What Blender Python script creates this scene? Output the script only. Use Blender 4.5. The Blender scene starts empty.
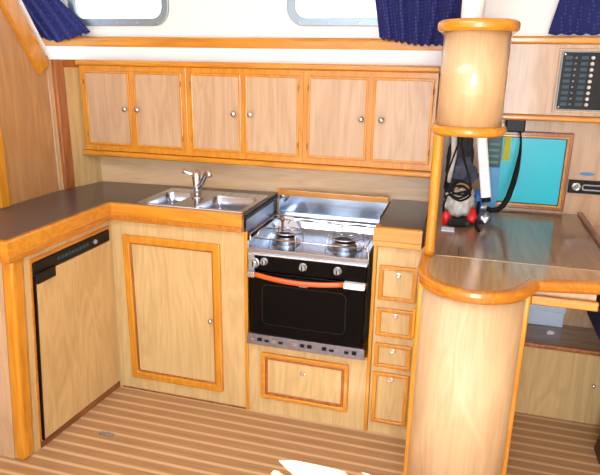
import bpy, bmesh, math, random
from mathutils import Vector, Matrix
from mathutils.geometry import tessellate_polygon
random.seed(7)
S = bpy.context.scene
COL = S.collection
PI = math.pi

# ------------------------------------------------------------------ materials
def srgb(r, g, b):
    def f(c):
        c /= 255.0
        return c/12.92 if c <= .04045 else ((c+.055)/1.055)**2.4
    return (f(r), f(g), f(b), 1)

def new_mat(name):
    m = bpy.data.materials.new(name); m.use_nodes = True
    nt = m.node_tree
    return m, nt, nt.nodes['Principled BSDF']

def plain(name, rgb, rough=.5, metal=0, coat=0, noise=0, nscale=40, emis=0, trans=0, spec=.5):
    m, nt, b = new_mat(name)
    b.inputs['Roughness'].default_value = rough
    b.inputs['Metallic'].default_value = metal
    b.inputs['Coat Weight'].default_value = coat
    b.inputs['Coat Roughness'].default_value = .12
    b.inputs['Specular IOR Level'].default_value = spec
    b.inputs['Transmission Weight'].default_value = trans
    c = srgb(*rgb)
    tc = nt.nodes.new('ShaderNodeTexCoord')
    n = nt.nodes.new('ShaderNodeTexNoise'); n.inputs['Scale'].default_value = nscale
    n.inputs['Detail'].default_value = 4
    nt.links.new(tc.outputs['Object'], n.inputs['Vector'])
    mx = nt.nodes.new('ShaderNodeMix'); mx.data_type = 'RGBA'
    k = noise
    mx.inputs[6].default_value = tuple(max(0, v*(1-k)) for v in c[:3])+(1,)
    mx.inputs[7].default_value = tuple(min(1, v*(1+k)) for v in c[:3])+(1,)
    nt.links.new(n.outputs['Fac'], mx.inputs[0])
    nt.links.new(mx.outputs[2], b.inputs['Base Color'])
    if emis:
        b.inputs['Emission Color'].default_value = c
        b.inputs['Emission Strength'].default_value = emis
    return m

def wood(name, light, dark, axis='z', rough=.35, coat=.4, fine=60, contrast=1.0, ring=5):
    m, nt, b = new_mat(name)
    N, L = nt.nodes, nt.links
    tc = N.new('ShaderNodeTexCoord'); oi = N.new('ShaderNodeObjectInfo')
    add = N.new('ShaderNodeVectorMath'); add.operation = 'ADD'
    mul = N.new('ShaderNodeMath'); mul.operation = 'MULTIPLY'; mul.inputs[1].default_value = 7.3
    L.new(oi.outputs['Random'], mul.inputs[0])
    L.new(tc.outputs['Object'], add.inputs[0]); L.new(mul.outputs[0], add.inputs[1])
    def stretched(s, st):
        mp = N.new('ShaderNodeMapping')
        v = {'x': (st, s, s), 'y': (s, st, s), 'z': (s, s, st)}[axis]
        mp.inputs['Scale'].default_value = v
        L.new(add.outputs[0], mp.inputs['Vector'])
        return mp
    n1 = N.new('ShaderNodeTexNoise'); n1.inputs['Scale'].default_value = 1; n1.inputs['Detail'].default_value = 5
    L.new(stretched(fine*2.2, fine*.07).outputs[0], n1.inputs['Vector'])
    n2 = N.new('ShaderNodeTexNoise'); n2.inputs['Scale'].default_value = 1; n2.inputs['Detail'].default_value = 2
    n2.inputs['Distortion'].default_value = 1.2
    L.new(stretched(ring*2, ring*.28).outputs[0], n2.inputs['Vector'])
    m2 = N.new('ShaderNodeMath'); m2.operation = 'MULTIPLY'; m2.inputs[1].default_value = 9
    L.new(n2.outputs['Fac'], m2.inputs[0])
    fr = N.new('ShaderNodeMath'); fr.operation = 'PINGPONG'; fr.inputs[1].default_value = 1
    L.new(m2.outputs[0], fr.inputs[0])
    mixf = N.new('ShaderNodeMix'); mixf.data_type = 'FLOAT'; mixf.inputs[0].default_value = .33
    L.new(n1.outputs['Fac'], mixf.inputs[2]); L.new(fr.outputs[0], mixf.inputs[3])
    rp = N.new('ShaderNodeValToRGB')
    lo, hi = .5-.22/contrast, .5+.22/contrast
    rp.color_ramp.elements[0].position = lo; rp.color_ramp.elements[0].color = srgb(*dark)
    rp.color_ramp.elements[1].position = hi; rp.color_ramp.elements[1].color = srgb(*light)
    L.new(mixf.outputs[0], rp.inputs[0])
    L.new(rp.outputs[0], b.inputs['Base Color'])
    b.inputs['Roughness'].default_value = rough
    b.inputs['Coat Weight'].default_value = coat
    b.inputs['Coat Roughness'].default_value = .10
    return m

def deck(name):
    """teak planks with narrow pale strips running along X"""
    m, nt, b = new_mat(name)
    N, L = nt.nodes, nt.links
    tc = N.new('ShaderNodeTexCoord')
    sp = N.new('ShaderNodeSeparateXYZ'); L.new(tc.outputs['Object'], sp.inputs[0])
    P = .0545
    md = N.new('ShaderNodeMath'); md.operation = 'DIVIDE'; md.inputs[1].default_value = P
    of = N.new('ShaderNodeMath'); of.operation = 'ADD'; of.inputs[1].default_value = .016
    L.new(sp.outputs['Y'], of.inputs[0]); L.new(of.outputs[0], md.inputs[0])
    fr = N.new('ShaderNodeMath'); fr.operation = 'FRACT'; L.new(md.outputs[0], fr.inputs[0])
    rp = N.new('ShaderNodeValToRGB'); e = rp.color_ramp.elements
    e[0].position = 0; e[0].color = (0, 0, 0, 1)
    e[1].position = .62; e[1].color = (0, 0, 0, 1)
    for p_, c_ in ((.74, .9), (.88, .9), (1.0, 0)):
        q = e.new(p_); q.color = (c_, c_, c_, 1)
    L.new(fr.outputs[0], rp.inputs[0])
    mp = N.new('ShaderNodeMapping'); mp.inputs['Scale'].default_value = (4, 90, 1)
    L.new(tc.outputs['Object'], mp.inputs[0])
    n = N.new('ShaderNodeTexNoise'); n.inputs['Scale'].default_value = 1; n.inputs['Detail'].default_value = 5
    L.new(mp.outputs[0], n.inputs['Vector'])
    mx = N.new('ShaderNodeMix'); mx.data_type = 'RGBA'
    mx.inputs[6].default_value = srgb(140, 98, 62); mx.inputs[7].default_value = srgb(190, 152, 112)
    L.new(n.outputs['Fac'], mx.inputs[0])
    m3 = N.new('ShaderNodeMix'); m3.data_type = 'RGBA'
    m3.inputs[7].default_value = srgb(212, 182, 142)
    L.new(rp.outputs[0], m3.inputs[0]); L.new(mx.outputs[2], m3.inputs[6])
    L.new(m3.outputs[2], b.inputs['Base Color'])
    b.inputs['Roughness'].default_value = .38
    b.inputs['Coat Weight'].default_value = .25
    return m

def cloth(name, base, dot):
    m, nt, b = new_mat(name)
    N, L = nt.nodes, nt.links
    tc = N.new('ShaderNodeTexCoord')
    mp = N.new('ShaderNodeMapping'); mp.inputs['Scale'].default_value = (75, 75, 75)
    mp.inputs['Rotation'].default_value = (0, .15, 0)
    L.new(tc.outputs['Object'], mp.inputs[0])
    v = N.new('ShaderNodeTexVoronoi'); v.inputs['Scale'].default_value = 1; v.inputs['Randomness'].default_value = .25
    L.new(mp.outputs[0], v.inputs['Vector'])
    rp = N.new('ShaderNodeValToRGB'); e = rp.color_ramp.elements
    e[0].position = .22; e[0].color = srgb(*dot); e[1].position = .34; e[1].color = srgb(*base)
    L.new(v.outputs['Distance'], rp.inputs[0]); L.new(rp.outputs[0], b.inputs['Base Color'])
    b.inputs['Roughness'].default_value = .9
    return m

M = {}
M['oak'] = wood('oak_laminate', (216, 188, 136), (188, 156, 104), 'z', contrast=.62, coat=.25)
M['oak_gloss'] = wood('oak_laminate_gloss', (214, 182, 140), (194, 158, 116), 'z', contrast=.62, coat=.9)
M['oak_front'] = wood('oak_laminate_curved', (216, 186, 146), (190, 158, 118), 'z', contrast=.62, coat=.1, rough=.5)
M['oak_x'] = wood('oak_laminate_across', (226, 196, 158), (200, 166, 126), 'x', contrast=.62)
M['oak_pale'] = wood('oak_laminate_pale', (208, 178, 146), (180, 146, 112), 'z', contrast=.62)
M['oak_bulk'] = wood('oak_laminate_bulkhead', (196, 150, 98), (164, 118, 72), 'z', contrast=.62)
M['oak_gray'] = wood('oak_shelf', (150, 130, 112), (118, 98, 84), 'x')  # grey-brown oak of the low shelf and the round locker's floor
M['trim'] = wood('varnished_teak', (218, 152, 40), (190, 118, 22), 'x', rough=.25, coat=.7, contrast=.65)
M['trim_z'] = wood('varnished_teak_upright', (218, 152, 40), (190, 118, 22), 'z', rough=.25, coat=.7, contrast=.65)
M['trim_y'] = wood('varnished_teak_deep', (200, 130, 32), (168, 96, 16), 'y', rough=.25, coat=.7, contrast=.65)
M['trim_dark'] = wood('varnished_teak_dark', (176, 106, 46), (140, 74, 28), 'z', rough=.3, coat=.6)
M['brown_sill'] = wood('brown_sill', (150, 92, 48), (110, 64, 30), 'y')
M['table_shaded'] = wood('table_laminate_shaded', (142, 112, 82), (112, 84, 60), 'y', rough=.28, coat=.5)  # lid laminate darkened to paint in the shadow of the hanging locker
M['table_nose'] = wood('table_nose_laminate', (186, 152, 112), (160, 126, 88), 'y', rough=.2, coat=.6)
M['worktop'] = plain('dark_laminate', (76, 70, 73), .3, coat=.2, noise=.25, nscale=160)
M['deck'] = deck('teak_and_holly')
M['white'] = plain('white_panel', (240, 241, 244), .45, noise=.02, nscale=3)
M['white_gloss'] = plain('white_plastic', (244, 244, 246), .3, noise=.01)
M['steel'] = plain('brushed_steel', (196, 208, 226), .2, metal=1, noise=.06, nscale=30)
M['steel_dull'] = plain('dull_steel', (168, 178, 194), .34, metal=1, noise=.08, nscale=20)
M['steel_dark'] = plain('tarnished_steel', (120, 112, 116), .35, metal=.9, noise=.35, nscale=60)
M['chrome'] = plain('chrome', (215, 215, 220), .1, metal=1, noise=.02)
M['frame_metal'] = plain('window_alloy', (150, 168, 182), .35, metal=.7, noise=.05)
M['black_glass'] = plain('black_glass', (3, 3, 5), .08, spec=.15, coat=0, noise=.1)
M['black'] = plain('black_plastic', (12, 12, 16), .4, noise=.15, spec=.25)
M['rubber'] = plain('black_rubber', (10, 10, 13), .6, spec=.25, noise=.1)
M['knob_gray'] = plain('knob_gray', (170, 176, 184), .3, metal=.6, noise=.05)
M['handle_red'] = plain('red_orange_handle', (214, 92, 28), .3, coat=.6, noise=.08, nscale=20)
M['gray_print'] = plain('gray_print', (150, 150, 152), .5)
M['cyan'] = plain('turquoise_panel', (0, 200, 226), .35, coat=.15, noise=.03, nscale=5)
M['navy'] = cloth('navy_curtain', (25, 32, 96), (56, 66, 142))
M['navy_plain'] = plain('navy_fabric', (22, 28, 88), .9, noise=.15)
M['red'] = plain('red_plastic', (204, 24, 30), .4, noise=.1)
M['gray_cloth'] = plain('gray_cloth', (196, 194, 192), .9, noise=.4, nscale=35)
M['bag'] = plain('dark_bag', (52, 54, 62), .8, noise=.6, nscale=22)
M['bluecap'] = plain('blue_plastic', (40, 120, 215), .35, noise=.08)
M['slate'] = plain('slate_nylon', (70, 78, 96), .8, noise=.4, nscale=25)
M['brass'] = plain('brass_brown', (150, 92, 46), .4, metal=.3, noise=.1)
M['lightblue'] = plain('light_blue_card', (205, 224, 250), .6, noise=.05)
M['bluecard'] = plain('blue_card', (90, 170, 226), .5, noise=.2, nscale=14)
M['teal_dark'] = plain('dark_teal_cover', (22, 56, 70), .4, noise=.5, nscale=30)
M['green_print'] = plain('green_print', (60, 150, 120), .5)
M['yellow'] = plain('yellow_green_card', (196, 196, 30), .6, noise=.1)
M['blue_mark'] = plain('blue_sticker', (70, 140, 205), .5, noise=.1)
M['teal_label'] = plain('teal_label', (30, 62, 82), .5)
M['lamp_white'] = plain('switch_white', (226, 226, 226), .4)
M['tan'] = plain('tan_roll', (186, 142, 82), .7, noise=.1)
M['dark_wood'] = plain('dark_seat_base', (74, 46, 34), .5, noise=.2)
gm, gnt, gb = new_mat('window_glass')
gb.inputs['Transmission Weight'].default_value = 1; gb.inputs['Roughness'].default_value = 0
gb.inputs['IOR'].default_value = 1.02; gb.inputs['Base Color'].default_value = (.97, .99, 1, 1)
gm.node_tree.nodes['Principled BSDF'].inputs['Specular IOR Level'].default_value = .2
M['glass'] = gm

# ------------------------------------------------------------------ builders
def wpos(o):
    v = Vector((0, 0, 0))
    while o is not None:
        v += o.location; o = o.parent
    return v

def obj(name, bm, m, parent=None, bevel=0, smooth=False, seg=2, solid=0):
    """link a bmesh (built in place coordinates) as ONE mesh whose origin sits at its base"""
    bmesh.ops.recalc_face_normals(bm, faces=bm.faces[:])
    xs = [v.co.x for v in bm.verts]; ys = [v.co.y for v in bm.verts]; zs = [v.co.z for v in bm.verts]
    c = Vector(((min(xs)+max(xs))/2, (min(ys)+max(ys))/2, min(zs)))
    bmesh.ops.translate(bm, verts=bm.verts[:], vec=-c)
    me = bpy.data.meshes.new(name); bm.to_mesh(me); bm.free()
    if smooth:
        for p in me.polygons: p.use_smooth = True
    me.materials.append(M[m] if isinstance(m, str) else m)
    o = bpy.data.objects.new(name, me); COL.objects.link(o)
    o.parent = parent
    o.location = c - (wpos(parent) if parent else Vector((0, 0, 0)))
    if solid:
        q = o.modifiers.new('thick', 'SOLIDIFY'); q.thickness = solid; q.offset = 0
    if bevel:
        q = o.modifiers.new('bevel', 'BEVEL'); q.width = bevel; q.segments = seg
        q.limit_method = 'ANGLE'; q.angle_limit = math.radians(40)
    return o

def tag(o, label, cat, group=None, kind=None):
    o['label'] = label; o['category'] = cat
    if group: o['group'] = group
    if kind: o['kind'] = kind
    return o

def thing(name, label, cat, loc, group=None):
    o = bpy.data.objects.new(name, None); COL.objects.link(o); o.location = loc
    o.empty_display_size = .05
    return tag(o, label, cat, group)

def struct(name, bm, m, parent=None, **k):
    o = obj(name, bm, m, parent, **k)
    if parent is None: o['kind'] = 'structure'
    return o

def B(): return bmesh.new()

def box(bm, x0, x1, y0, y1, z0, z1):
    vs = [bm.verts.new((x, y, z)) for z in (z0, z1) for y in (y0, y1) for x in (x0, x1)]
    for f in ((0, 1, 3, 2), (4, 5, 7, 6), (0, 1, 5, 4), (2, 3, 7, 6), (0, 2, 6, 4), (1, 3, 7, 5)):
        bm.faces.new([vs[i] for i in f])
    return bm

def bx(*a): return box(B(), *a)

def prism(bm, pts, holes=(), lo=0, hi=1, plane='xy'):
    """extrude a polygon (with holes). plane xy: lo..hi in z; xz: lo..hi in y; yz: lo..hi in x"""
    def P(a, b, c):
        return {'xy': (a, b, c), 'xz': (a, c, b), 'yz': (c, a, b)}[plane]
    loops = [pts]+list(holes)
    flat = [p for l in loops for p in l]
    tris = tessellate_polygon([[Vector((p[0], p[1], 0)) for p in l] for l in loops])
    A = [bm.verts.new(P(p[0], p[1], lo)) for p in flat]
    Z = [bm.verts.new(P(p[0], p[1], hi)) for p in flat]
    for t in tris:
        for vs in (A, Z):
            try: bm.faces.new([vs[i] for i in t])
            except ValueError: pass
    k = 0
    for l in loops:
        n = len(l)
        for i in range(n):
            j = (i+1) % n
            bm.faces.new((A[k+i], A[k+j], Z[k+j], Z[k+i]))
        k += n
    return bm

def rrect(x0, x1, y0, y1, r, n=6):
    out = []
    for cx, cy, a in ((x1-r, y1-r, 0), (x0+r, y1-r, 90), (x0+r, y0+r, 180), (x1-r, y0+r, 270)):
        for i in range(n+1):
            t = math.radians(a+90*i/n); out.append((cx+r*math.cos(t), cy+r*math.sin(t)))
    return out

def ring(x0, x1, z0, z1, y0, y1, w, w2=None):
    """rectangular frame, front face normal -y"""
    w2 = w2 or w
    return prism(B(), [(x0, z0), (x1, z0), (x1, z1), (x0, z1)],
                 [[(x0+w, z0+w2), (x1-w, z0+w2), (x1-w, z1-w2), (x0+w, z1-w2)]], y0, y1, 'xz')

def tube(bm, pts, r, n=10, caps=True):
    pts = [Vector(p) for p in pts]; rs = r if isinstance(r, (list, tuple)) else [r]*len(pts)
    rings = []; up = None
    for i, p in enumerate(pts):
        d = (pts[min(i+1, len(pts)-1)]-pts[max(i-1, 0)]).normalized()
        if up is None: up = Vector((0, 0, 1)) if abs(d.z) < .9 else Vector((1, 0, 0))
        s = d.cross(up).normalized(); u = s.cross(d).normalized(); up = u
        rings.append([bm.verts.new(p+rs[i]*(math.cos(2*PI*k/n)*s+math.sin(2*PI*k/n)*u)) for k in range(n)])
    for a, b in zip(rings, rings[1:]):
        for k in range(n):
            bm.faces.new((a[k], a[(k+1) % n], b[(k+1) % n], b[k]))
    if caps:
        bm.faces.new(rings[0]); bm.faces.new(rings[-1])
    return bm

def lathe(bm, prof, c, axis='z', n=24):
    """prof: (radius, height). axis z or y (y points toward the viewer, -y)"""
    R_ = []
    for r, h in prof:
        row = []
        for k in range(n):
            a = 2*PI*k/n; u, v = r*math.cos(a), r*math.sin(a)
            p = (u, v, h) if axis == 'z' else (u, -h, v) if axis == 'y' else (h, u, v)
            row.append(bm.verts.new(Vector(c)+Vector(p)))
        R_.append(row)
    for a, b in zip(R_, R_[1:]):
        for k in range(n):
            bm.faces.new((a[k], a[(k+1) % n], b[(k+1) % n], b[k]))
    bm.faces.new(R_[0]); bm.faces.new(R_[-1])
    return bm

def sweep(bm, path, prof, closed=False):
    """sweep a closed profile [(outward, z)] along a plan path; outward = right of travel"""
    n = len(path); rows = []
    for i, p in enumerate(path):
        p = Vector(p)
        a = Vector(path[i-1]) if (i > 0 or closed) else None
        b = Vector(path[(i+1) % n]) if (i < n-1 or closed) else None
        def nrm(u, v):
            d = (v-u).normalized(); return Vector((d.y, -d.x))
        if a is None: m = nrm(p, b)
        elif b is None: m = nrm(a, p)
        else:
            n1, n2 = nrm(a, p), nrm(p, b); m = (n1+n2).normalized(); m /= max(.3, m.dot(n1))
        rows.append([bm.verts.new((p.x+m.x*o, p.y+m.y*o, z)) for o, z in prof])
    k = len(prof)
    for i in range(n if closed else n-1):
        a, b = rows[i], rows[(i+1) % n]
        for j in range(k):
            bm.faces.new((a[j], a[(j+1) % k], b[(j+1) % k], b[j]))
    if not closed:
        bm.faces.new(rows[0]); bm.faces.new(rows[-1])
    return bm

def arc(cx, cy, r, a0, a1, n=24):
    return [(cx+r*math.cos(math.radians(a0+(a1-a0)*i/n)), cy+r*math.sin(math.radians(a0+(a1-a0)*i/n))) for i in range(n+1)]

def nose(t0, t1, z0, z1, r, n=4):
    """rounded nosing profile from outward t0 to t1"""
    out = [(t0, z0)]
    for i in range(n+1):
        a = -PI/2+PI/2*i/n; out.append((t1-r+r*math.cos(a), z0+r+r*math.sin(a)))
    for i in range(n+1):
        a = PI/2*i/n; out.append((t1-r+r*math.cos(a), z1-r+r*math.sin(a)))
    out.append((t0, z1)); return out

def knob(parent, x, y, z, s=1.0, name='knob'):
    return obj(name, lathe(B(), [(.004*s, -.002), (.004*s, .009*s), (.0095*s, .012*s), (.0105*s, .018*s), (.007*s, .022*s), (.001, .023*s)],
                           (x, y, z), 'y', 16), 'chrome', parent, smooth=True)

def warp(o_bm, fn):
    for v in o_bm.verts: v.co = Vector(fn(*v.co))
    return o_bm

# ------------------------------------------------------------------ room shell
WY = lambda x: .404+.072*x            # galley backsplash line
struct('floor', bx(-.45, 3.2, -3.0, .75, -.03, 0), 'deck')

# sun patches on the sole: openings in the cabin top thrown back along the sun
SUN = Vector((.10, .36, -1)).normalized()
CZ = 1.96
def up(p):
    t = CZ/(-SUN.z); return (p[0]-SUN.x*t, p[1]-SUN.y*t)
patches = [[up(p) for p in q] for q in (
    ((.881, -.299), (.951, -.280), (1.056, -.280), (1.150, -.284), (1.185, -.320), (1.125, -.406), (1.009, -.398)),
    ((.888, -.387), (.890, -.357), (.910, -.357), (.955, -.386), (.921, -.414)),
    ((1.194, -.266), (1.217, -.265), (1.288, -.283), (1.261, -.303)))]
struct('ceiling', prism(B(), [(-.75, -3.0), (3.2, -3.0), (3.2, .36), (-.75, .36)], patches, CZ, CZ+.03), 'white')
struct('wall_right', bx(3.2, 3.23, -3.0, .75, 0, CZ), 'oak')

# galley backsplash wall and hull side behind the lower lockers
struct('wall_back', prism(B(), [(-.33, WY(-.33)), (1.37, WY(1.37)), (1.37, WY(1.37)+.03), (-.33, WY(-.33)+.03)], (), 0, 1.487), 'oak_x')
struct('wall_back_navigation', bx(1.37, 3.2, .47, .53, .80, 1.60), 'oak_pale')
struct('wall_back_lower', bx(1.37, 3.2, .60, .63, 0, .83), 'oak_pale')

# left bulkhead with its sloping head, plus the return panel beside the lockers
struct('wall_left', prism(B(), [(-3.0, 0), (.14, 0), (.14, 1.487), (-.19, CZ), (-3.0, CZ)], (), -.36, -.33, 'yz'), 'oak_bulk')
struct('wall_left_return', prism(B(), [(-.345, .14), (-.322, .14), (-.268, .39), (-.268, .42), (-.30, .42)], (), 0, 1.487), 'oak')
# cabin side above with two port openings
h1 = rrect(-.335, .13, 1.660, 1.875, .055)
h2 = rrect(.73, 1.30, 1.660, 1.875, .055)
struct('wall_cabin_side', prism(B(), [(-.75, 1.575), (3.2, 1.575), (3.2, CZ), (-.75, CZ)], [h1, h2], .37, .40, 'xz'), 'white')
struct('wall_cabin_ledge', bx(-.62, 1.60, .335, .40, 1.487, 1.545), 'white')
for nm, x0, x1 in (('window_1', -.335, .13), ('window_2', .73, 1.30)):
    o_ = rrect(x0-.025, x1+.025, 1.637, 1.90, .075); i_ = rrect(x0+.008, x1-.008, 1.668, 1.867, .05)
    w = struct(nm, prism(B(), o_, [i_], .358, .372, 'xz'), 'frame_metal', bevel=.004)
    obj('window_pane', prism(B(), rrect(x0, x1, 1.660, 1.875, .055), (), .382, .386, 'xz'), 'glass', w)
    for k in range(5):
        xx = x0+.03+(x1-x0-.06)*k/4
        obj('screw', lathe(B(), [(.006, 0), (.006, .003), (.002, .004)], (xx, .358, 1.651), 'y', 10), 'steel_dull', w)

struct('trim_1', sweep(B(), [(-.62, .37), (1.60, .37)], nose(0, .035, 1.538, 1.590, .014)), 'trim', smooth=False)
# sloping trim on the bulkhead head
def strip(p, q, w, lo, hi):
    p, q = Vector(p), Vector(q); d = (q-p).normalized(); n = Vector((-d.y, d.x))*w/2
    return prism(B(), [tuple(p-n), tuple(q-n), tuple(q+n), tuple(p+n)], (), lo, hi, 'yz')
struct('trim_2', strip((.105, 1.440), (-.205, 1.921), .072, -.338, -.312), 'trim_z', bevel=.008)
struct('trim_6', strip((.150, 1.490), (-.150, 1.952), .012, -.336, -.318), 'white', bevel=.003)
struct('trim_7', prism(B(), [(-.316, .213), (-.286, .345), (-.272, .345), (-.302, .213)], (), 1.452, 1.4865), 'trim_dark', bevel=.003)
struct('trim_3', bx(-.335, -.300, .150, .212, .90, 1.487), 'trim_dark', bevel=.006)
struct('trim_4', bx(-.332, -.322, .128, .140, .90, 1.50), 'oak_pale', bevel=.002)
struct('trim_5', bx(-.334, -.312, -.250, -.193, .90, 1.34), 'trim_z', bevel=.005)

# ------------------------------------------------------------------ upper lockers
YF = .29
def upper(x0, x1, doors, knobs, label, loc):
    t = thing('wall_cabinet', label, 'cabinet', loc)
    ytop = YF
    obj('carcass', bx(x0, x1, YF+.014, WY(x0)-.003, 1.072, 1.462), 'oak', t)
    # face frame
    fr = prism(B(), [(x0, 1.0725), (x1, 1.0725), (x1, 1.462), (x0, 1.462)],
               [[(a+.006, 1.106), (b-.006, 1.106), (b-.006, 1.433), (a+.006, 1.433)] for a, b in doors], YF, YF+.013, 'xz')
    obj('face_frame', fr, 'trim_z', t, bevel=.002)
    for (a, b), kx in zip(doors, knobs):
        d = obj('door', ring(a+.001, b-.001, 1.100, 1.439, YF-.008, YF+.008, .011), 'trim_z', t, bevel=.003)
        obj('door_panel', bx(a+.011, b-.011, YF-.004, YF+.006, 1.110, 1.429), 'oak_pale', d)
        knob(d, kx, YF-.004, 1.272, 1.25)
        hx = a+.003 if kx > (a+b)/2 else b-.003
        for hz in (1.15, 1.39):
            obj('hinge', tube(B(), [(hx, YF-.010, hz-.012), (hx, YF-.010, hz+.012)], .0028, 8), 'brass', d)
    return t
upper(-.282, .262, ((-.258, -.020), (.000, .242)), (-.042, .022), 'leftmost pair of pale oak wall lockers, above the counter corner and the sink', (-.015, YF, 1.072))
upper(.262, .803, ((.284, .524), (.540, .787)), (.494, .572), 'middle pair of pale oak wall lockers, above the sink drainer and cooker', (.53, YF, 1.072))
upper(.803, 1.352, ((.823, 1.080), (1.097, 1.340)), (1.056, 1.139), 'rightmost pair of pale oak wall lockers, beside the round hanging locker', (1.08, YF, 1.072))
tag(obj('cornice', sweep(B(), [(-.345, YF+.02), (1.352, YF+.02)], nose(-.0, .034, 1.4625, 1.487, .010)), 'trim'),
    'long varnished rail along the top of the galley wall lockers', 'rail')
tag(obj('fiddle_rail', sweep(B(), [(-.286, YF+.02), (1.352, YF+.02)], nose(-.0, .040, 1.046, 1.0715, .010)), 'trim'),
    'long varnished rail under the bottom of the galley wall lockers', 'rail')

# ------------------------------------------------------------------ left leg of the counter, with the fridge
def FX(y, z): return .024*z/.83 + (1-z/.83)*.076*y
def LF(x, y, z):            # local (u along -> +y from the end, depth, z) onto the sloping face
    wy = -.59+x
    return (FX(wy, z)-y, wy, z)
t = thing('fridge_cabinet', 'oak counter base on the left with sloping face and thick varnished corner post', 'cabinet', (-.15, -.3, 0))
fr = prism(B(), [(.055, 0), (.59, 0), (.59, .828), (.055, .828)], [[(.085, .03), (.568, .03), (.568, .803), (.085, .803)]], 0, .02, 'xz')
obj('face_frame', warp(fr, LF), 'oak', t)
fr = prism(B(), [(.082, .03), (.090, .03), (.090, .788), (.568, .788), (.568, .803), (.082, .803)], (), -.004, .018, 'xz')
obj('door_surround', warp(fr, LF), 'trim_y', t, bevel=.001)
obj('sill', warp(box(B(), .085, .585, -.006, .02, 0, .028), LF), 'brown_sill', t, bevel=.002)
pc = B(); prism(pc, [(0, 0), (.062, 0), (.062, .012), (.05, .05), (0, .05)], (), 0, .828)
def POST(x, y, z): return (FX(-.59+x, z)-y+.004, -.594+x, z)
obj('corner_post', warp(box(B(), 0, .058, 0, .05, 0, .828), POST), 'trim_z', t, bevel=.014, seg=4)
def EP(x, y, z): return (x+FX(-.59, z), y, z)
obj('end_panel', warp(box(B(), -.20, -.046, -.588, -.57, 0, .828), EP), 'oak_pale', t)
obj('end_stile', warp(box(B(), -.155, -.115, -.594, -.575, 0, .828), EP), 'trim_z', t, bevel=.004)
obj('end_base', warp(box(B(), -.29, -.20, -.588, -.57, 0, .828), EP), 'oak_pale', t)

f = thing('fridge', 'built-in fridge with oak door and black control strip, under the left counter', 'fridge', (-.03, -.27, .03))
obj('cavity_liner', warp(box(B(), .0905, .566, .012, .016, .0285, .787), LF), 'black', f)
d = obj('door', warp(box(B(), .1, .560, -.010, .010, .034, .735), LF), 'oak', f, bevel=.003)
obj('door_edge', warp(box(B(), .0935, .0995, -.011, .010, .034, .735), LF), 'black', d)
obj('control_strip', warp(box(B(), .093, .562, -.008, .010, .738, .786), LF), 'black', f, bevel=.003)
obj('latch_handle', warp(box(B(), .098, .20, -.018, .000, .702, .746), LF), 'black', f, bevel=.005)
kb = lathe(B(), [(.010, 0), (.010, .006), (.006, .010), (.001, .010)], (0, 0, 0), 'y', 14)
obj('dial', warp(kb, lambda x, y, z: LF(.455+x, -.008+y, .762+z)), 'knob_gray', f)
for k in range(9): obj('vent_slot', warp(box(B(), .22+k*.022, .236+k*.022, -.0095, -.006, .756, .770), LF), 'teal_label', f)

# ------------------------------------------------------------------ sink cabinet
t = thing('sink_cabinet', 'oak cabinet under the sink with one large raised-frame door', 'cabinet', (.32, .2, 0))
obj('front_panel', prism(B(), [(.0, 0), (.642, 0), (.642, .828), (.024, .828)], [[(.09, .08), (.525, .08), (.525, .750), (.09, .750)]], 0, .018, 'xz'), 'oak', t)
obj('side_panel', bx(.628, .642, .018, .42, 0, .828), 'oak', t)
obj('corner_stile', bx(.6425, .6585, -.006, .012, 0, .828), 'trim_z', t, bevel=.003)
d = obj('door', ring(.078, .537, .068, .763, -.014, .008, .034), 'trim_z', t, bevel=.006)
obj('door_moulding', ring(.108, .507, .098, .733, -.008, .008, .010), 'trim_dark', d, bevel=.003)
obj('door_panel', bx(.116, .499, -.002, .008, .106, .725), 'oak', d)
knob(d, .488, -.003, .412, 1.0)
tag(obj('skirting_board', bx(.02, .642, -.005, -.0005, 0, .006), 'brown_sill'), 'thin brown strip where the sink cabinet meets the floor', 'skirting')

# ------------------------------------------------------------------ cooker housing and drawer stack
t = thing('cooker_cabinet', 'oak cabinet below the cooker with one wide shallow drawer', 'cabinet', (.91, .2, 0))
obj('front_panel', prism(B(), [(.659, 0), (1.176, 0), (1.176, .333), (.659, .333)], [[(.73, .09), (1.09, .09), (1.09, .285), (.73, .285)]], 0, .018, 'xz'), 'oak', t)
obj('top_rail', bx(.659, 1.176, -.006, .43, .3335, .345), 'trim', t, bevel=.002)
d = obj('drawer', ring(.717, 1.102, .077, .298, -.014, .008, .020), 'trim', t, bevel=.005)
obj('drawer_moulding', ring(.737, 1.082, .097, .278, -.009, .006, .011), 'trim_dark', d, bevel=.003)
obj('drawer_panel', bx(.748, 1.071, -.004, .006, .108, .267), 'oak', d)
obj('drawer_catch', lathe(B(), [(.011, 0), (.011, .003), (.006, .004), (.001, .003)], (.905, -.004, .225), 'y', 16), 'chrome', d)

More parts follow.
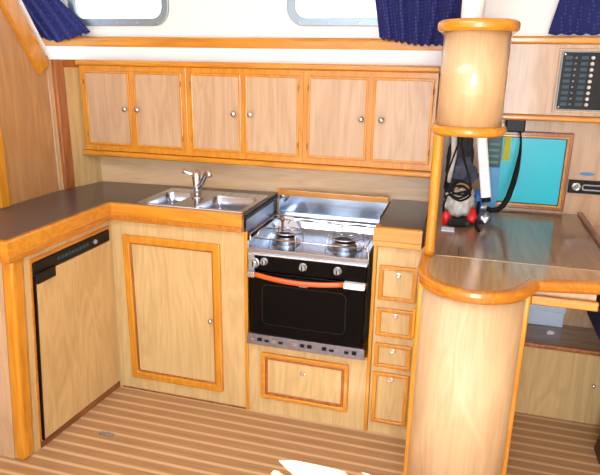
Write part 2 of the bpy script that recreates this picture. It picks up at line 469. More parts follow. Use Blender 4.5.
t = thing('drawer_cabinet', 'narrow oak cabinet right of the cooker with three drawers over a door', 'cabinet', (1.27, .2, 0))
obj('front_panel', prism(B(), [(1.192, 0), (1.368, 0), (1.368, .828), (1.192, .828)],
    [[(1.22, .62), (1.33, .62), (1.33, .735), (1.22, .735)], [(1.22, .465), (1.33, .465), (1.33, .56), (1.22, .56)],
     [(1.22, .33), (1.33, .33), (1.33, .41), (1.22, .41)], [(1.22, .075), (1.33, .075), (1.33, .275), (1.22, .275)]], 0, .018, 'xz'), 'oak', t)
obj('side_panel', bx(1.177, 1.191, .014, .46, 0, .828), 'oak', t)
obj('corner_stile', bx(1.176, 1.191, -.008, .0135, 0, .828), 'trim_z', t, bevel=.003)
for z0, z1, kz, nm in ((.606, .750, .712, 'drawer'), (.452, .572, .560, 'drawer'), (.314, .420, .400, 'drawer'), (.056, .290, .268, 'door')):
    d = obj(nm, ring(1.202, 1.350, z0, z1, -.012, .008, .019, .016), 'trim_z', t, bevel=.004)
    obj(nm+'_panel', bx(1.220, 1.332, -.003, .006, z0+.015, z1-.015), 'oak', d)
    obj('finger_catch', lathe(B(), [(.010, 0), (.010, .003), (.006, .004), (.001, .003)], (1.277, -.003 if nm == 'door' or z0 < .6 else -.003, min(kz, z1-.030)), 'y', 16), 'chrome', d)

# ------------------------------------------------------------------ worktops
sx0, sx1, sy0, sy1 = .140, .634, .004, .345          # sink plate
wt = thing('worktop', 'dark grey laminate worktop of the L-shaped left counter with varnished edge', 'worktop', (.1, 0, .83))
poly = [(-.326, -.600), (.020, -.600), (.020, .000), (.642, .000), (.642, WY(.642)-.004), (-.262, WY(-.262)-.004), (-.318, .145), (-.326, .12)]
obj('surface', prism(B(), poly, [[(sx0+.02, sy0+.02), (sx1-.02, sy0+.02), (sx1-.02, sy1-.05), (sx0+.02, sy1-.05)]], .870, .900), 'worktop', wt)
obj('edge_trim', sweep(B(), [(.6425, -.0005), (.0205, -.0005), (.0205, -.6005), (-.326, -.6005)][::-1], nose(0, .022, .829, .903, .008)), 'trim', wt)
obj('edge_bead', sweep(B(), [(.6425, -.0225), (.0425, -.0225), (.0425, -.6225), (-.326, -.6225)][::-1], nose(0, .005, .829, .852, .004)), 'trim_y', wt)
wt2 = thing('worktop', 'small dark laminate worktop on the drawers right of the cooker', 'worktop', (1.27, .2, .83))
obj('surface', prism(B(), [(1.181, .0305), (1.1975, .0305), (1.1975, 0), (1.353, 0), (1.353, WY(1.177)-.004), (1.181, WY(1.177)-.004)], (), .870, .900), 'worktop', wt2)
obj('edge_trim', sweep(B(), [(1.1970, .03), (1.1970, -.0005), (1.356, -.0005)], nose(0, .022, .829, .903, .008)), 'trim', wt2)
obj('edge_bead', sweep(B(), [(1.176, -.0225), (1.356, -.0225)], nose(0, .005, .829, .852, .004)), 'trim', wt2)
# ------------------------------------------------------------------ sink
s = thing('sink', 'stainless steel double bowl sink let into the worktop', 'sink', (.38, .17, .90))
bowls = [(.165, .305, .035, .262), (.402, .612, .035, .262)]
hs = [rrect(a, b, c, e, .03, 5) for a, b, c, e in bowls]
obj('rim', prism(B(), rrect(sx0, sx1, sy0, sy1, .02, 4), hs, .9005, .9045), 'steel', s, bevel=.0015)
for (a, b, c, e) in bowls:
    bm = B(); rows = []
    for k, (ins, z) in enumerate(((0, .9035), (.004, .895), (.008, .86), (.014, .80), (.03, .787), (.06, .785))):
        rows.append([bm.verts.new((x, y, z)) for x, y in rrect(a+ins, b-ins, c+ins, e-ins, max(.008, .03-ins*.2), 5)])
    for p, q in zip(rows, rows[1:]):
        n = len(p)
        for i in range(n): bm.faces.new((p[i], p[(i+1) % n], q[(i+1) % n], q[i]))
    bm.faces.new(rows[-1])
    o = obj('bowl', bm, 'steel', s, smooth=True)
    obj('drain', lathe(B(), [(.018, .0), (.018, .003), (.012, .003), (.011, .001)], ((a+b)/2, (c+e)/2, .786), 'z', 18), 'chrome', o)
for k in range(5): obj('drainer_rib', bx(.42+k*.04, .425+k*.04, .285, .330, .9045, .9062), 'steel', s)
obj('lip_highlight', bx(.21, .634, .0005, .010, .9046, .9066), 'white_gloss', s, bevel=.001)  # bright reflection along the steel front edge, modelled as a white strip

fa = thing('faucet', 'chrome mixer tap with lever standing between the sink bowls', 'faucet', (.350, .185, .9045))
fx, fy = .350, .185
obj('base', lathe(B(), [(.026, .0), (.026, .004), (.018, .010)], (fx, fy, .9046), 'z', 24), 'chrome', fa, smooth=True)
obj('body', lathe(B(), [(.017, .0), (.0165, .04), (.019, .065), (.021, .09), (.018, .105), (.008, .112)], (fx, fy, .9146), 'z', 24), 'chrome', fa, smooth=True)
obj('spout', tube(B(), [(fx+.012, fy-.005, .965), (fx+.035, fy-.02, .985), (fx+.055, fy-.035, 1.012), (fx+.072, fy-.05, 1.030), (fx+.088, fy-.062, 1.034), (fx+.094, fy-.068, 1.018)],
    [.013, .012, .012, .012, .013, .012], 14), 'chrome', fa, smooth=True)
obj('lever', tube(B(), [(fx-.005, fy, 1.015), (fx-.025, fy-.01, 1.014), (fx-.042, fy-.018, 1.022), (fx-.055, fy-.022, 1.026)], [.010, .009, .008, .010], 12), 'chrome', fa, smooth=True)

# ------------------------------------------------------------------ cooker
X0, X1 = .672, 1.160
c = thing('cooker', 'black and steel gimballed two-burner cooker with oven set in the counter', 'cooker', ((X0+X1)/2, .18, .346))
obj('body', bx(X0, X1, -.010, .36, .395, .752), 'steel_dull', c, bevel=.003)
obj('hob_tray', prism(B(), [(-.030, .752), (.36, .752), (.375, .800), (.370, .802), (.350, .762), (-.022, .762), (-.026, .772), (-.032, .772)], (), X0-.004, X1+.004, 'yz'), 'steel', c, bevel=.001)
for xa in (X0-.004, X1): obj('hob_side', bx(xa, xa+.004, -.030, .36, .762, .800), 'steel', c, bevel=.001)
obj('control_panel', bx(X0+.028, X1, -.034, -.010, .672, .744), 'black_glass', c, bevel=.003)
obj('side_cheek', bx(X0, X0+.027, -.034, -.010, .655, .744), 'steel_dull', c, bevel=.002)
obj('panel_strip', bx(X0, X1, -.036, -.010, .745, .752), 'steel', c, bevel=.001)
for kx, kz, kr in ((.700, .712, .017), (.742, .722, .012), (.905, .716, .013), (1.045, .716, .013)):
    o = obj('knob', lathe(B(), [(kr*1.25, 0), (kr*1.25, .003), (kr, .005), (kr*.92, .020), (kr*.7, .022)], (kx, -.034, kz), 'y', 20), 'knob_gray', c, smooth=False)
    obj('knob_pointer', bx(kx-.002, kx+.002, -.060, -.056, kz-kr*.8, kz+kr*.8), 'black', o)
dr = obj('oven_door', bx(X0+.004, X1, -.036, -.010, .398, .664), 'black_glass', c, bevel=.006)
obj('door_window', prism(B(), rrect(X0+.06, X1-.075, .445, .625, .025), [rrect(X0+.064, X1-.079, .449, .621, .022)], -.0375, -.0355, 'xz'), 'black', dr)
obj('door_badge', bx(.890, .925, -.0385, -.0362, .630, .640), 'gray_print', dr, bevel=.001)
# bowed handle
hp = []
for i in range(17):
    q = i/16; x = X0+.035+q*(X1-.085-X0-.035); hp.append((x, -.052-.018*math.sin(PI*q), .668-.010*math.sin(PI*q)))
hb = B()
rows = []
for x, y, z in hp:
    rows.append([hb.verts.new((x, y+dy, z+dz)) for dy, dz in ((0, .011), (-.006, .008), (-.008, 0), (-.006, -.008), (0, -.011), (.008, -.008), (.008, .008))])
for a, b in zip(rows, rows[1:]):
    for k in range(7): hb.faces.new((a[k], a[(k+1) % 7], b[(k+1) % 7], b[k]))
hb.faces.new(rows[0]); hb.faces.new(rows[-1])
hd = obj('handle', hb, 'handle_red', dr, smooth=True)
obj('handle_bracket', bx(X1-.085, X1-.002, -.062, -.036, .655, .680), 'white_gloss', hd, bevel=.003)
obj('handle_bracket', bx(X0+.004, X0+.036, -.060, -.036, .655, .680), 'steel', hd, bevel=.003)
gr = B()
prism(gr, [(-.040, .347), (-.012, .347), (-.012, .392), (-.030, .392)], (), X0-.008, X1+.006, 'yz')
tr = obj('bottom_grille', gr, 'steel_dark', c, bevel=.002)
rr = random.Random(3)
for k in range(15):
    xx = X0+.01+k*.031
    if rr.random() < .75: obj('grille_slot', bx(xx, xx+.018, -.0405, -.034, .366, .373+rr.random()*.008), 'black' if k % 3 else 'chrome', tr)
# burners and supports
for bx_, by_, br in ((.790, .115, .046), (1.040, .120, .054)):
    bn = obj('burner', lathe(B(), [(br*1.35, 0), (br*1.35, .004), (br, .006), (br, .018), (br*.8, .024), (br*.78, .028), (br*.3, .030)], (bx_, by_, .762), 'z', 28), 'steel_dull', c, smooth=False)
    obj('burner_cap', lathe(B(), [(br*.82, 0), (br*.82, .005), (br*.5, .008), (.002, .008)], (bx_, by_, .792), 'z', 24), 'black', bn)
    g = B()
    for k in range(4):
        a = PI/4+k*PI/2
        tube(g, [(bx_+br*.35*math.cos(a), by_+br*.35*math.sin(a), .812), (bx_+br*1.6*math.cos(a), by_+br*1.6*math.sin(a), .812), (bx_+br*1.75*math.cos(a), by_+br*1.75*math.sin(a), .764)], .0028, 6)
    tube(g, [(bx_+br*1.3*math.cos(2*PI*k/24), by_+br*1.3*math.sin(2*PI*k/24), .812) for k in range(25)], .0024, 6)
    obj('pan_support', g, 'chrome', bn, smooth=True)
# fiddle wires and pan clamps
rl = B()
tube(rl, [(X0+.006, -.022, .775), (X0+.006, -.022, .828), (X0+.006, .30, .828), (X1-.006, .30, .828), (X1-.006, -.022, .828), (X1-.006, -.022, .775)], .0032, 8)
tube(rl, [(X0+.006, -.020, .812), (X1-.006, -.020, .812)], .0032, 8)
tube(rl, [(X0+.006, .235, .828), (X1-.006, .235, .828)], .0028, 8)
obj('fiddle_rail', rl, 'chrome', c, smooth=True)
for cx in (.735, .965):
    g = B(); tube(g, [(cx-.03, .235, .832), (cx, .215, .838), (cx+.02, .185, .842), (cx+.085, .185, .842), (cx+.105, .215, .838), (cx+.14, .235, .832)], .003, 8)
    tube(g, [(cx+.05, .185, .842), (cx+.05, .15, .836)], .003, 8)
    obj('pan_clamp', g, 'chrome', c, smooth=True)
for cx in (.70, 1.13):
    g = B(); tube(g, [(cx, -.020, .812), (cx+.012, -.005, .84), (cx+.024, .02, .845), (cx+.012, .045, .842)], .003, 8)
    obj('pan_clamp', g, 'chrome', c, smooth=True)
pg = obj('peg', lathe(B(), [(.006, 0), (.005, .055), (.006, .062), (.010, .066), (.010, .080), (.005, .084)], (.742, .205, .764), 'z', 14), 'brass', c, smooth=True)
# glare around the peg, modelled as a white triangular plate
tri = prism(B(), [(.672, .764), (.800, .764), (.755, .838), (.728, .838)], (), .300, .306, 'xz')
obj('glare_plate', tri, 'white_gloss', c, bevel=.002)

st = thing('cooker_surround', 'steel lining behind the cooker topped with a varnished strip', 'splashback', (.91, .43, .80))
obj('back_sheet', bx(.6595, 1.170, WY(.659)-.036, WY(.659)-.032, .36, .894), 'steel', st)
obj('slope_sheet', prism(B(), [(.378, .806), (.412, .812), (.412, .816), (.376, .810)], (), .662, 1.168, 'yz'), 'steel', st)
obj('side_sheet', bx(.6435, .6455, .020, .422, .36, .899), 'steel_dull', st)
obj('side_sheet', bx(1.1715, 1.1735, .14, .422, .36, .899), 'steel_dull', st)
obj('cap_strip', bx(.652, 1.172, WY(.659)-.042, WY(.659)-.020, .8945, .922), 'trim', st, bevel=.004)
lb = bx(.6465, .6565, -.010, .40, .878, .892)
obj('edge_channel', lb, 'black', st, bevel=.002)
obj('side_latch', tube(B(), [(.668, .40, .885), (.685, .395, .900), (.700, .40, .885), (.690, .405, .870)], .006, 8), 'chrome', st, smooth=True)

# ------------------------------------------------------------------ peninsula
PX, PY, PR = 1.5425, -.42, .150
p = thing('peninsula_cabinet', 'tall round-nosed oak peninsula cabinet in the right foreground', 'cabinet', (PX, -.2, 0))
obj('curved_panel', sweep(B(), arc(PX, PY, PR, 180, 360, 36), [(0, 0), (0, .864), (-.012, .864), (-.012, 0)]), 'oak_front', p, smooth=False)
obj('side_panel', bx(PX-PR, PX-PR+.014, -.398, .469, 0, .8555), 'oak', p)
obj('side_panel', bx(PX+PR-.014, PX+PR, -.398, .469, 0, .8555), 'oak', p)
for sx in (-1, 1):
    a = PX+sx*PR
    obj('edge_post', bx(min(a-sx*.012, a+sx*.012), max(a-sx*.012, a+sx*.012), -.440, -.399, 0, .8638), 'trim_z', p, bevel=.005)
obj('side_catch', bx(PX-PR-.022, PX-PR-.013, -.418, -.395, .66, .76), 'trim_z', p, bevel=.003)
for q in p.children:
    if q.name.startswith('curved'):
        for pl in q.data.polygons: pl.use_smooth = abs(pl.normal.z) < .5

tt = thing('chart_table', 'glossy wood table top with round varnished nose, running right along the chart area', 'table', (1.65, 0, .855))
OR = .150
surf_nose = [(1.3925, PY)] + arc(PX, PY, OR, 180, 345, 30)[1:] + [(PX+OR+.02, -.418), (2.30, -.300), (2.30, -.274), (1.3925, -.274)]
obj('nose_surface', prism(B(), surf_nose, (), .8665, .8985), 'table_nose', tt)
obj('lid', prism(B(), [(1.3925, -.268), (1.955, -.268), (1.955, .468), (1.3925, .468)], (), .856, .8990), 'table_shaded', tt, bevel=.001)
obj('seam_strip', prism(B(), [(1.3925, -.2735), (1.955, -.2735), (1.955, -.2685), (1.3925, -.2685)], (), .880, .8994), 'oak_pale', tt)
path = [(1.392, -.20), (1.392, PY)] + arc(PX, PY, OR, 180, 335, 34)[1:]
last = path[-1]
path += [(last[0]+.030, -.424), (2.30, -.300)]
obj('edge_trim', sweep(B(), path, [(-.014, .874), (-.014, .901), (-.009, .9035), (.010, .904), (.017, .900), (.021, .890), (.020, .878), (.013, .869), (-.01, .8645)]), 'trim_y', tt, smooth=False)
obj('pull_out_tray', bx(1.712, 1.895, -.352, .10, .818, .850), 'oak_pale', tt, bevel=.002)
obj('tray_rail', bx(1.712, 1.902, -.368, -.3525, .802, .832), 'trim', tt, bevel=.005)
obj('tray_shadow', bx(1.712, 1.93, -.340, .10, .792, .8015), 'black', tt)  # black strip stands in for the shadow line under the tray
obj('end_fiddle', bx(1.956, 1.974, -.262, .468, .856, .912), 'brown_sill', tt, bevel=.003)
obj('end_drop', bx(1.975, 2.30, -.262, .468, .842, .856), 'oak_pale', tt)
obj('lid_finger_notch', bx(1.489, 1.4915, -.265, -.16, .8991, .8996), 'black', tt)

# post and divider
tag(obj('support_post', lathe(B(), [(.017, 0), (.017, .02), (.0155, .03), (.0155, .365), (.018, .375), (.018, .3875)], (1.399, -.290, .9051), 'z', 20), 'trim_z', smooth=True),
    'round varnished post between the peninsula edge and the round hanging locker', 'post')
struct('wall_divider', bx(1.3705, 1.384, .30, .469, .905, 1.29), 'oak')

# ------------------------------------------------------------------ round-fronted hanging locker
HX, HY, HR = 1.482, -.262, .096
h = thing('round_locker', 'round-fronted pale oak locker hanging above the peninsula with thick varnished rims', 'cabinet', (HX, 0, 1.293))
def capsule(r, yb): return arc(HX, HY, r, 180, 360, 36)+[(HX+r, yb), (HX-r, yb)]
o = obj('shell', prism(B(), capsule(HR, .285), (), 1.318, 1.590), 'oak_gloss', h)
for pl in o.data.polygons: pl.use_smooth = abs(pl.normal.z) < .5
def rimprof(z0, z1, w):
    return nose(-.03, w, z0, z1, min((z1-z0)/2-.0005, .013), 5)
cp = [(HX-HR, .28)]+arc(HX, HY, HR, 180, 360, 36)+[(HX+HR, .28)]
obj('bottom_rim', sweep(B(), cp, rimprof(1.293, 1.321, .016)), 'trim', h, smooth=False)
obj('top_rim', sweep(B(), cp, rimprof(1.586, 1.619, .020)), 'trim', h, smooth=False)
obj('floor_board', prism(B(), capsule(HR-.004, .285), (), 1.305, 1.3175), 'oak_gray', h)
obj('lid_board', prism(B(), capsule(HR-.004, .285), (), 1.5905, 1.610), 'oak', h)
tag(obj('cup', lathe(B(), [(.030, 0), (.033, .01), (.034, .070), (.036, .078), (.033, .080), (.030, .070), (.028, .012), (.002, .010)], (1.462, -.20, 1.6105), 'z', 28), 'white_gloss', smooth=False),
    'plain white cup standing on top of the round hanging locker', 'cup')

# ------------------------------------------------------------------ navigation locker and panel
n = thing('navigation_cabinet', 'long oak wall locker over the chart table holding the black switch panel', 'cabinet', (2.2, .45, 1.288))
NY = .355
obj('front_panel', bx(1.597, 2.7, NY, NY+.014, 1.312, 1.573), 'oak_pale', n)
obj('carcass', bx(1.602, 2.7, NY+.0145, .469, 1.293, 1.573), 'oak', n)
obj('end_bead', bx(1.588, 1.600, NY-.008, NY-.0005, 1.312, 1.573), 'oak_pale', n, bevel=.003)
obj('top_rail', sweep(B(), [(1.586, NY+.01), (2.7, NY+.01)], nose(-.004, .026, 1.5735, 1.602, .009)), 'trim', n)
obj('bottom_rail', sweep(B(), [(1.586, NY+.01), (2.7, NY+.01)], nose(-.045, .026, 1.288, 1.311, .009)), 'trim', n)
sp = thing('switch_panel', 'black electrical switch panel with rows of pale breakers at upper right', 'panel', (1.94, NY, 1.33))
XN = lambda x: 1.483+(x-1.483)*.967
spx0, spx1, sz0, sz1 = XN(1.806), XN(2.12), 1.332, 1.550
obj('bezel', ring(spx0-.010, spx1+.010, sz0-.009, sz1+.009, NY-.006, NY-.0005, .009), 'oak_pale', sp, bevel=.002)
obj('frame', ring(spx0, spx1, sz0, sz1, NY-.009, NY-.0005, .005), 'frame_metal', sp, bevel=.002)
obj('face_plate', bx(spx0+.005, spx1-.005, NY-.006, NY-.001, sz0+.005, sz1-.005), 'black', sp)
for r in range(9):
    z = sz1-.024-r*.0213
    for x_, s_ in ((1.858, 1.2), (1.918, 2.0), (2.03, 1.2), (2.085, 2.0)):
        obj('breaker_toggle', lathe(B(), [(.0036*s_, 0), (.0036*s_, .004), (.0026*s_, .010), (.001, .011)], (XN(x_), NY-.006, z), 'y', 10), 'lamp_white' if s_ > 1.5 else 'knob_gray', sp)
    for x_ in (1.822, 1.878, 1.995, 2.05):
        obj('breaker_label', bx(XN(x_), XN(x_)+.024, NY-.0068, NY-.0060, z-.006, z+.006), 'teal_label', sp)
for x_ in (spx0+.012, spx1-.012):
    for z_ in (sz0+.012, sz1-.012):
        obj('screw', lathe(B(), [(.003, 0), (.003, .001), (.001, .0015)], (x_, NY-.0062, z_), 'y', 8), 'chrome', sp)

# turquoise panel in the wall
cq = thing('turquoise_panel', 'bright turquoise panel in a wooden frame on the wall over the chart table', 'panel', (1.73, .465, .912))
obj('frame', ring(1.560, 1.897, .910, 1.234, .452, .4695, .022), 'trim_dark', cq, bevel=.004)
obj('inner_frame', ring(1.575, 1.882, .924, 1.220, .446, .4515, .009), 'trim', cq, bevel=.002)
obj('sheet', bx(1.583, 1.873, .454, .466, .933, 1.211), 'cyan', cq)
obj('sheet_edge', ring(1.5825, 1.8735, .9325, 1.2115, .4525, .4538, .004), 'teal_dark', cq)
rd = thing('stereo', 'slim black stereo unit with round chrome dial on the wall right of the turquoise panel', 'stereo', (2.02, .467, .998))
obj('body', bx(1.903, 2.16, .454, .4695, .992, 1.046), 'black', rd, bevel=.003)
obj('dial_ring', lathe(B(), [(.017, 0), (.017, .006), (.012, .008), (.012, .003), (.001, .003)], (1.932, .454, 1.019), 'y', 24), 'chrome', rd)
sl = prism(B(), rrect(1.953, 2.13, 1.006, 1.032, .011), [rrect(1.959, 2.124, 1.012, 1.026, .006)], .450, .4538, 'xz')
obj('slot_frame', sl, 'chrome', rd)
tag(obj('sticker', prism(B(), [(1.968+.030*math.cos(2*PI*k/20), 1.072+.007*math.sin(2*PI*k/20)) for k in range(20)], (), .4685, .4698, 'xz'), 'blue_mark'),
    'small oval blue sticker on the wall above the black stereo', 'sticker')

# gooseneck chart lamp
g = thing('chart_lamp', 'black gooseneck chart lamp hanging from under the navigation locker', 'lamp', (1.672, .40, 1.28))
obj('mount', bx(1.625, 1.700, .375, .435, 1.236, 1.2925), 'black', g, bevel=.006)
gp = [(1.684, .385, 1.240), (1.690, .37, 1.200), (1.690, .35, 1.155), (1.685, .33, 1.10), (1.676, .31, 1.045), (1.662, .29, .99), (1.645, .28, .955), (1.625, .275, .938), (1.600, .27, .935), (1.582, .27, .942)]
obj('gooseneck', tube(B(), gp, [.004, .004, .006, .010, .011, .011, .011, .011, .011, .009], 12), 'rubber', g, smooth=True)
obj('lamp_head', lathe(B(), [(.010, -.022), (.014, -.012), (.015, .010), (.011, .014)], (1.570, .27, .944), 'x', 16), 'knob_gray', g, smooth=True)

# ------------------------------------------------------------------ clutter on the table under the round locker
def lump(c, r, seed, amp=.25, sub=3, squash=(1, 1, 1)):
    bm = B(); bmesh.ops.create_icosphere(bm, subdivisions=sub, radius=1)
    from mathutils import noise
    for v in bm.verts:
        k = 1+amp*noise.noise(v.co*1.8+Vector((seed, 0, 0)))+amp*.7*noise.noise(v.co*4.5+Vector((0, seed, 0)))
        v.co = Vector((v.co.x*r*squash[0], v.co.y*r*squash[1], v.co.z*r*squash[2]))*k+Vector(c)
    zm = c[2]-r*squash[2]*.85
    for v in bm.verts: v.co.z = max(v.co.z, zm)
    return bm
tag(obj('gray_rag', lump((1.475, .215, .968), .060, 3, .5, 4, (1.0, .7, .95)), 'gray_cloth', smooth=True), 'crumpled light grey rag heaped between the red grips on the table', 'rag')
cl = thing('clamp', 'black bar clamp with two red grips lying in front of the grey rag', 'tool', (1.478, .12, .8995))
obj('bar', bx(1.440, 1.525, .105, .135, .900, .922), 'black', cl, bevel=.005)
obj('jaw', bx(1.455, 1.505, .096, .104, .902, .932), 'rubber', cl, bevel=.004)
obj('grip', lathe(B(), [(.010, 0), (.016, .006), (.017, .030), (.012, .045), (.006, .05)], (1.432, .13, .900), 'z', 16), 'red', cl, smooth=True)
obj('grip', tube(B(), [(1.524, .125, .915), (1.530, .14, .935), (1.528, .16, .962)], [.015, .017, .010], 14), 'red', cl, smooth=True)
tag(obj('card', bx(1.420, 1.468, .020, .070, .8992, .9035), 'lightblue', bevel=.001), 'small pale card lying on the table in front of the clamp', 'card')
tag(obj('nylon_pouch', lump((1.482, .285, 1.075), .058, 8, .35, 4, (.80, .6, 1)), 'slate', smooth=True), 'dark slate nylon pouch piled above the grey rag', 'pouch')
tag(obj('dark_bag', lump((1.462, .405, 1.092), .062, 12, .3, 4, (.85, .5, 3.55)), 'bag', smooth=True), 'tall dark grey bag slumped against the wall behind the other clutter', 'bag')
tag(obj('blue_bottle', lathe(B(), [(.016, 0), (.018, .004), (.018, .085), (.009, .10), (.009, .115), (.002, .116)], (1.545, .265, .8995), 'z', 20), 'bluecap', smooth=True), 'small blue bottle standing behind the white tube lamp', 'bottle')
tag(obj('tape_roll', lathe(B(), [(.028, -.012), (.028, .012), (.016, .012), (.016, -.012), (.028, -.012)][:-1], (1.480, .205, 1.030), 'y', 24), 'tan'), 'tan roll of tape on the front of the slate pouch', 'tape')
cbm = B()
cpnt = []
for i in range(70):
    a = i/69*2*PI*3
    cpnt.append((1.474+.036*math.cos(a)+.004*math.sin(3.1*a), .195-.003*i/69*6-.055, 1.035+.030*math.sin(a)+.012*math.sin(a*.37)))
cpnt = [(1.420, .145, .935), (1.418, .145, .97), (1.428, .145, 1.01)]+cpnt+[(1.50, .16, 1.09), (1.478, .15, 1.15), (1.462, .16, 1.21), (1.470, .17, 1.30)]
tag(obj('cable_coil', tube(cbm, cpnt, .0042, 8), 'rubber', smooth=True), 'loose coil of black cable looped in front of the slate pouch', 'cable')
tag(obj('gray_strap', tube(B(), [(1.430, .26, 1.300), (1.432, .255, 1.22), (1.438, .255, 1.15), (1.430, .255, 1.08), (1.428, .255, 1.04)], [.012, .012, .011, .010, .008], 10), 'gray_cloth', smooth=True), 'pale grey strap hanging just right of the varnished post', 'strap')
tag(obj('cord', tube(B(), [(1.452, .22, 1.300), (1.450, .21, 1.2), (1.434, .20, 1.14), (1.418, .19, 1.08), (1.414, .185, 1.03)], .0035, 8), 'rubber', smooth=True), 'thin black cord hanging beside the grey strap', 'cord')
wl = thing('strip_lamp', 'long white tube lamp hanging slanted under the round locker', 'lamp', (1.55, .22, 1.0))
d0, d1 = Vector((1.527, .20, 1.275)), Vector((1.573, .185, 1.005))
wb = B()
for q in (0,):
    ax = (d1-d0); L_ = ax.length; ax.normalize(); sx = Vector((0, 1, 0)).cross(ax).normalized(); sy = ax.cross(sx)
    pr = [(a, b) for a, b in rrect(-.019, .019, -.012, .012, .008, 4)]
    r0 = [wb.verts.new(d0+sx*a+sy*b) for a, b in pr]; r1 = [wb.verts.new(d1+sx*a+sy*b) for a, b in pr]
    for i in range(len(pr)): wb.faces.new((r0[i], r0[(i+1) % len(pr)], r1[(i+1) % len(pr)], r1[i]))
    wb.faces.new(r0); wb.faces.new(r1)
obj('tube', wb, 'white_gloss', wl, smooth=False)
obj('end_cap', tube(B(), [d1-ax*-.0005, d1+ax*.018], .017, 14), 'rubber', wl)
bk = thing('booklet', 'dark teal booklet with green print leaning beside the turquoise panel', 'book', (1.60, .455, .900))
obj('cover', bx(1.566, 1.624, .428, .436, .900, 1.232), 'teal_dark', bk, bevel=.001)
for z in (1.10, 1.125, 1.15, 1.175): obj('print', bx(1.574, 1.614, .4272, .4278, z, z+.009), 'green_print', bk)
tag(obj('blue_folder', bx(1.570, 1.626, .412, .420, .900, 1.085), 'bluecard', bevel=.001), 'light blue folder leaning in front of the dark teal booklet', 'folder')
tag(obj('yellow_tag', bx(1.632, 1.658, .4485, .4524, 1.110, 1.222), 'yellow'), 'yellow-green strip on the top left of the turquoise panel', 'tag')
lw = lump((1.572, .16, .925), .024, 5, .4, 3, (1, .8, 1))
tag(obj('foil_wrapper', lw, 'steel_dull', smooth=True), 'small crumpled silvery wrapper under the end of the white tube lamp', 'wrapper')
rc = tube(B(), [(1.556, .05, .9045), (1.545, .10, .906), (1.548, .17, .93), (1.548, .19, .985)], .006, 8)
tag(obj('black_handle', rc, 'rubber', smooth=True), 'short black handle leaning right of the red grips', 'handle')

# ------------------------------------------------------------------ under the chart table
lk = thing('bin_locker', 'low oak locker under the chart table with dark top shelf', 'cabinet', (2.1, .45, 0))
obj('front_panel', bx(1.695, 2.6, .34, .354, 0, .330), 'oak', lk)
obj('shelf', bx(1.695, 2.6, .354, .598, .322, .340), 'oak_gray', lk)
obj('front_rail', bx(1.695, 2.6, .328, .3535, .3305, .350), 'trim_dark', lk, bevel=.004)
knob(lk, 2.10, .338, .19, .8)
pb = thing('paper_box', 'pale blue box standing at the back of the dark shelf', 'box', (1.9, .57, .34))
obj('lower_tray', bx(1.832, 1.985, .560, .598, .3405, .412), 'lightblue', pb, bevel=.003)
obj('lid', bx(1.828, 1.989, .556, .599, .4125, .440), 'lightblue', pb, bevel=.003)
tag(obj('paper_scrap', lump((1.924, .47, .348), .014, 2, .5, 2, (1.2, 1, .6)), 'white_gloss'), 'tiny crumpled white scrap on the dark shelf', 'scrap')
se = thing('helm_seat', 'navy cushioned seat edge at the far right below the chart table', 'seat', (2.3, .1, 0))
obj('seat_cushion', bx(2.002, 2.5, -.02, .26, .54, .665), 'navy_plain', se, bevel=.03, seg=4)
obj('seat_board', bx(2.06, 2.5, .0, .24, .515, .539), 'dark_wood', se, bevel=.003)
obj('pedestal', prism(B(), [(2.10, 0), (2.42, 0), (2.42, .5145), (2.20, .5145), (2.14, .26)], (), .06, .16, 'xz'), 'dark_wood', se)

# floor latch
lt = thing('floor_latch', 'small oval metal lifting ring let into the striped floor', 'latch', (.158, -.348, 0))
obj('plate', prism(B(), [(.158+x, -.348+y) for x, y in rrect(-.036, .036, -.012, .012, .0115)], (), .0002, .0022), 'steel_dull', lt)
obj('ring', prism(B(), [(.158+x, -.348+y) for x, y in rrect(-.026, .026, -.008, .008, .0078)], [[(.158+x, -.348+y) for x, y in rrect(-.020, .020, -.004, .004, .0038)]], .0022, .0042), 'knob_gray', lt)

# ------------------------------------------------------------------ curtains
def curtain(name, top, bot, y, label, folds=7, amp=.012, nu=70, nv=18, hem=.004, ph=0):
    """top / bot: polylines of (x, z) sampled evenly, same length"""
    def samp(pl, u):
        k = u*(len(pl)-1); i = min(int(k), len(pl)-2); f_ = k-i
        return (pl[i][0]*(1-f_)+pl[i+1][0]*f_, pl[i][1]*(1-f_)+pl[i+1][1]*f_)
    bm = B(); rows = []
    for j in range(nv+1):
        v = j/nv; row = []
        for i in range(nu+1):
            u = i/nu; a = samp(top, u); b = samp(bot, u)
            x = a[0]*(1-v)+b[0]*v; z = a[1]*(1-v)+b[1]*v
            w = math.sin(u*folds*2*PI+ph+.8*math.sin(3*v+u*5))
            z += hem*v*v*math.sin(u*folds*4*PI+1)
            row.append(bm.verts.new((x, y+amp*w*(.5+.5*v), z)))
        rows.append(row)
    for a, b in zip(rows, rows[1:]):
        for i in range(nu): bm.faces.new((a[i], a[i+1], b[i+1], b[i]))
    o = obj(name, bm, 'navy', smooth=True, solid=.0015)
    return tag(o, label, 'curtain')
curtain('curtain', [(-.78, 1.93), (-.66, 1.93), (-.56, 1.93)], [(-.53, 1.590), (-.40, 1.562), (-.225, 1.606)], .315,
        'navy patterned curtain gathered to a point at the top left beside the window', 5, .010)
curtain('curtain', [(1.045, 1.93), (1.25, 1.93), (1.50, 1.93)], [(1.108, 1.588), (1.26, 1.564), (1.42, 1.566)], .308,
        'navy patterned curtain hanging between the window and the round locker', 6, .014, hem=.005)
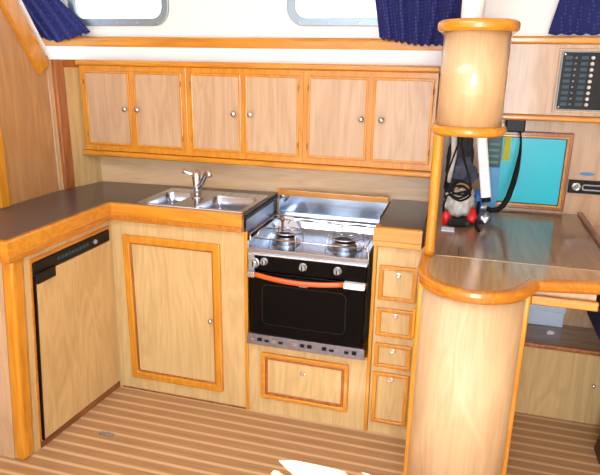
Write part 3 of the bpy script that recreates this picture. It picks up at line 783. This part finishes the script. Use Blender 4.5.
curtain('curtain', [(1.80, 1.93), (2.3, 1.93), (2.8, 1.93)], [(1.735, 1.607), (2.25, 1.607), (2.8, 1.607)], .338,
        'navy patterned curtain at the top right above the switch panel', 12, .010)

# ------------------------------------------------------------------ light
w = bpy.data.worlds.new('daylight'); S.world = w; w.use_nodes = True
bg = w.node_tree.nodes['Background']; bg.inputs[0].default_value = (.93, .97, 1, 1); bg.inputs[1].default_value = 1.8
def light(name, kind, loc, energy, size=None, target=None, color=(1, 1, 1), size_y=None):
    l = bpy.data.lights.new(name, kind); l.energy = energy; l.color = color
    if kind == 'AREA':
        l.size = size
        if size_y: l.shape = 'RECTANGLE'; l.size_y = size_y
    o = bpy.data.objects.new(name, l); COL.objects.link(o); o.location = loc
    if target is not None:
        o.rotation_euler = (Vector(target)-Vector(loc)).to_track_quat('-Z', 'Y').to_euler()
    return o
light('hatch_light', 'AREA', (.7, -1.2, 1.93), 19, 1.2, (.7, -.9, 0), (.88, .94, 1), .8)
light('companionway_light', 'AREA', (1.62, -2.85, 1.36), 38, .75, (1.50, .2, 1.25), (.92, .96, 1), 1.15)
s_ = light('sun', 'SUN', (0, 0, 4), 60); s_.data.angle = .004
s_.rotation_euler = SUN.to_track_quat('-Z', 'Y').to_euler()

# ------------------------------------------------------------------ camera
yaw, pitch, roll, fpx = -.274863400, .294317930, -.0170130184, 584.106667
fwd = Vector((math.sin(yaw)*math.cos(pitch), math.cos(yaw)*math.cos(pitch), -math.sin(pitch)))
r = fwd.cross(Vector((0, 0, 1))).normalized(); d = fwd.cross(r)
r2 = math.cos(roll)*r+math.sin(roll)*d; d2 = -math.sin(roll)*r+math.cos(roll)*d
cam = bpy.data.cameras.new('camera'); cam.sensor_width = 36; cam.lens = fpx/600*36; cam.clip_start = .05
co = bpy.data.objects.new('camera', cam); COL.objects.link(co)
mt = Matrix.Identity(4)
for i in range(3):
    mt[i][0] = r2[i]; mt[i][1] = -d2[i]; mt[i][2] = -fwd[i]
mt.translation = Vector((1.48327594, -2.13772048, 1.49935182))
co.matrix_world = mt
S.camera = co
S.view_settings.view_transform = 'Standard'
S.view_settings.look = 'None'
S.view_settings.exposure = 0
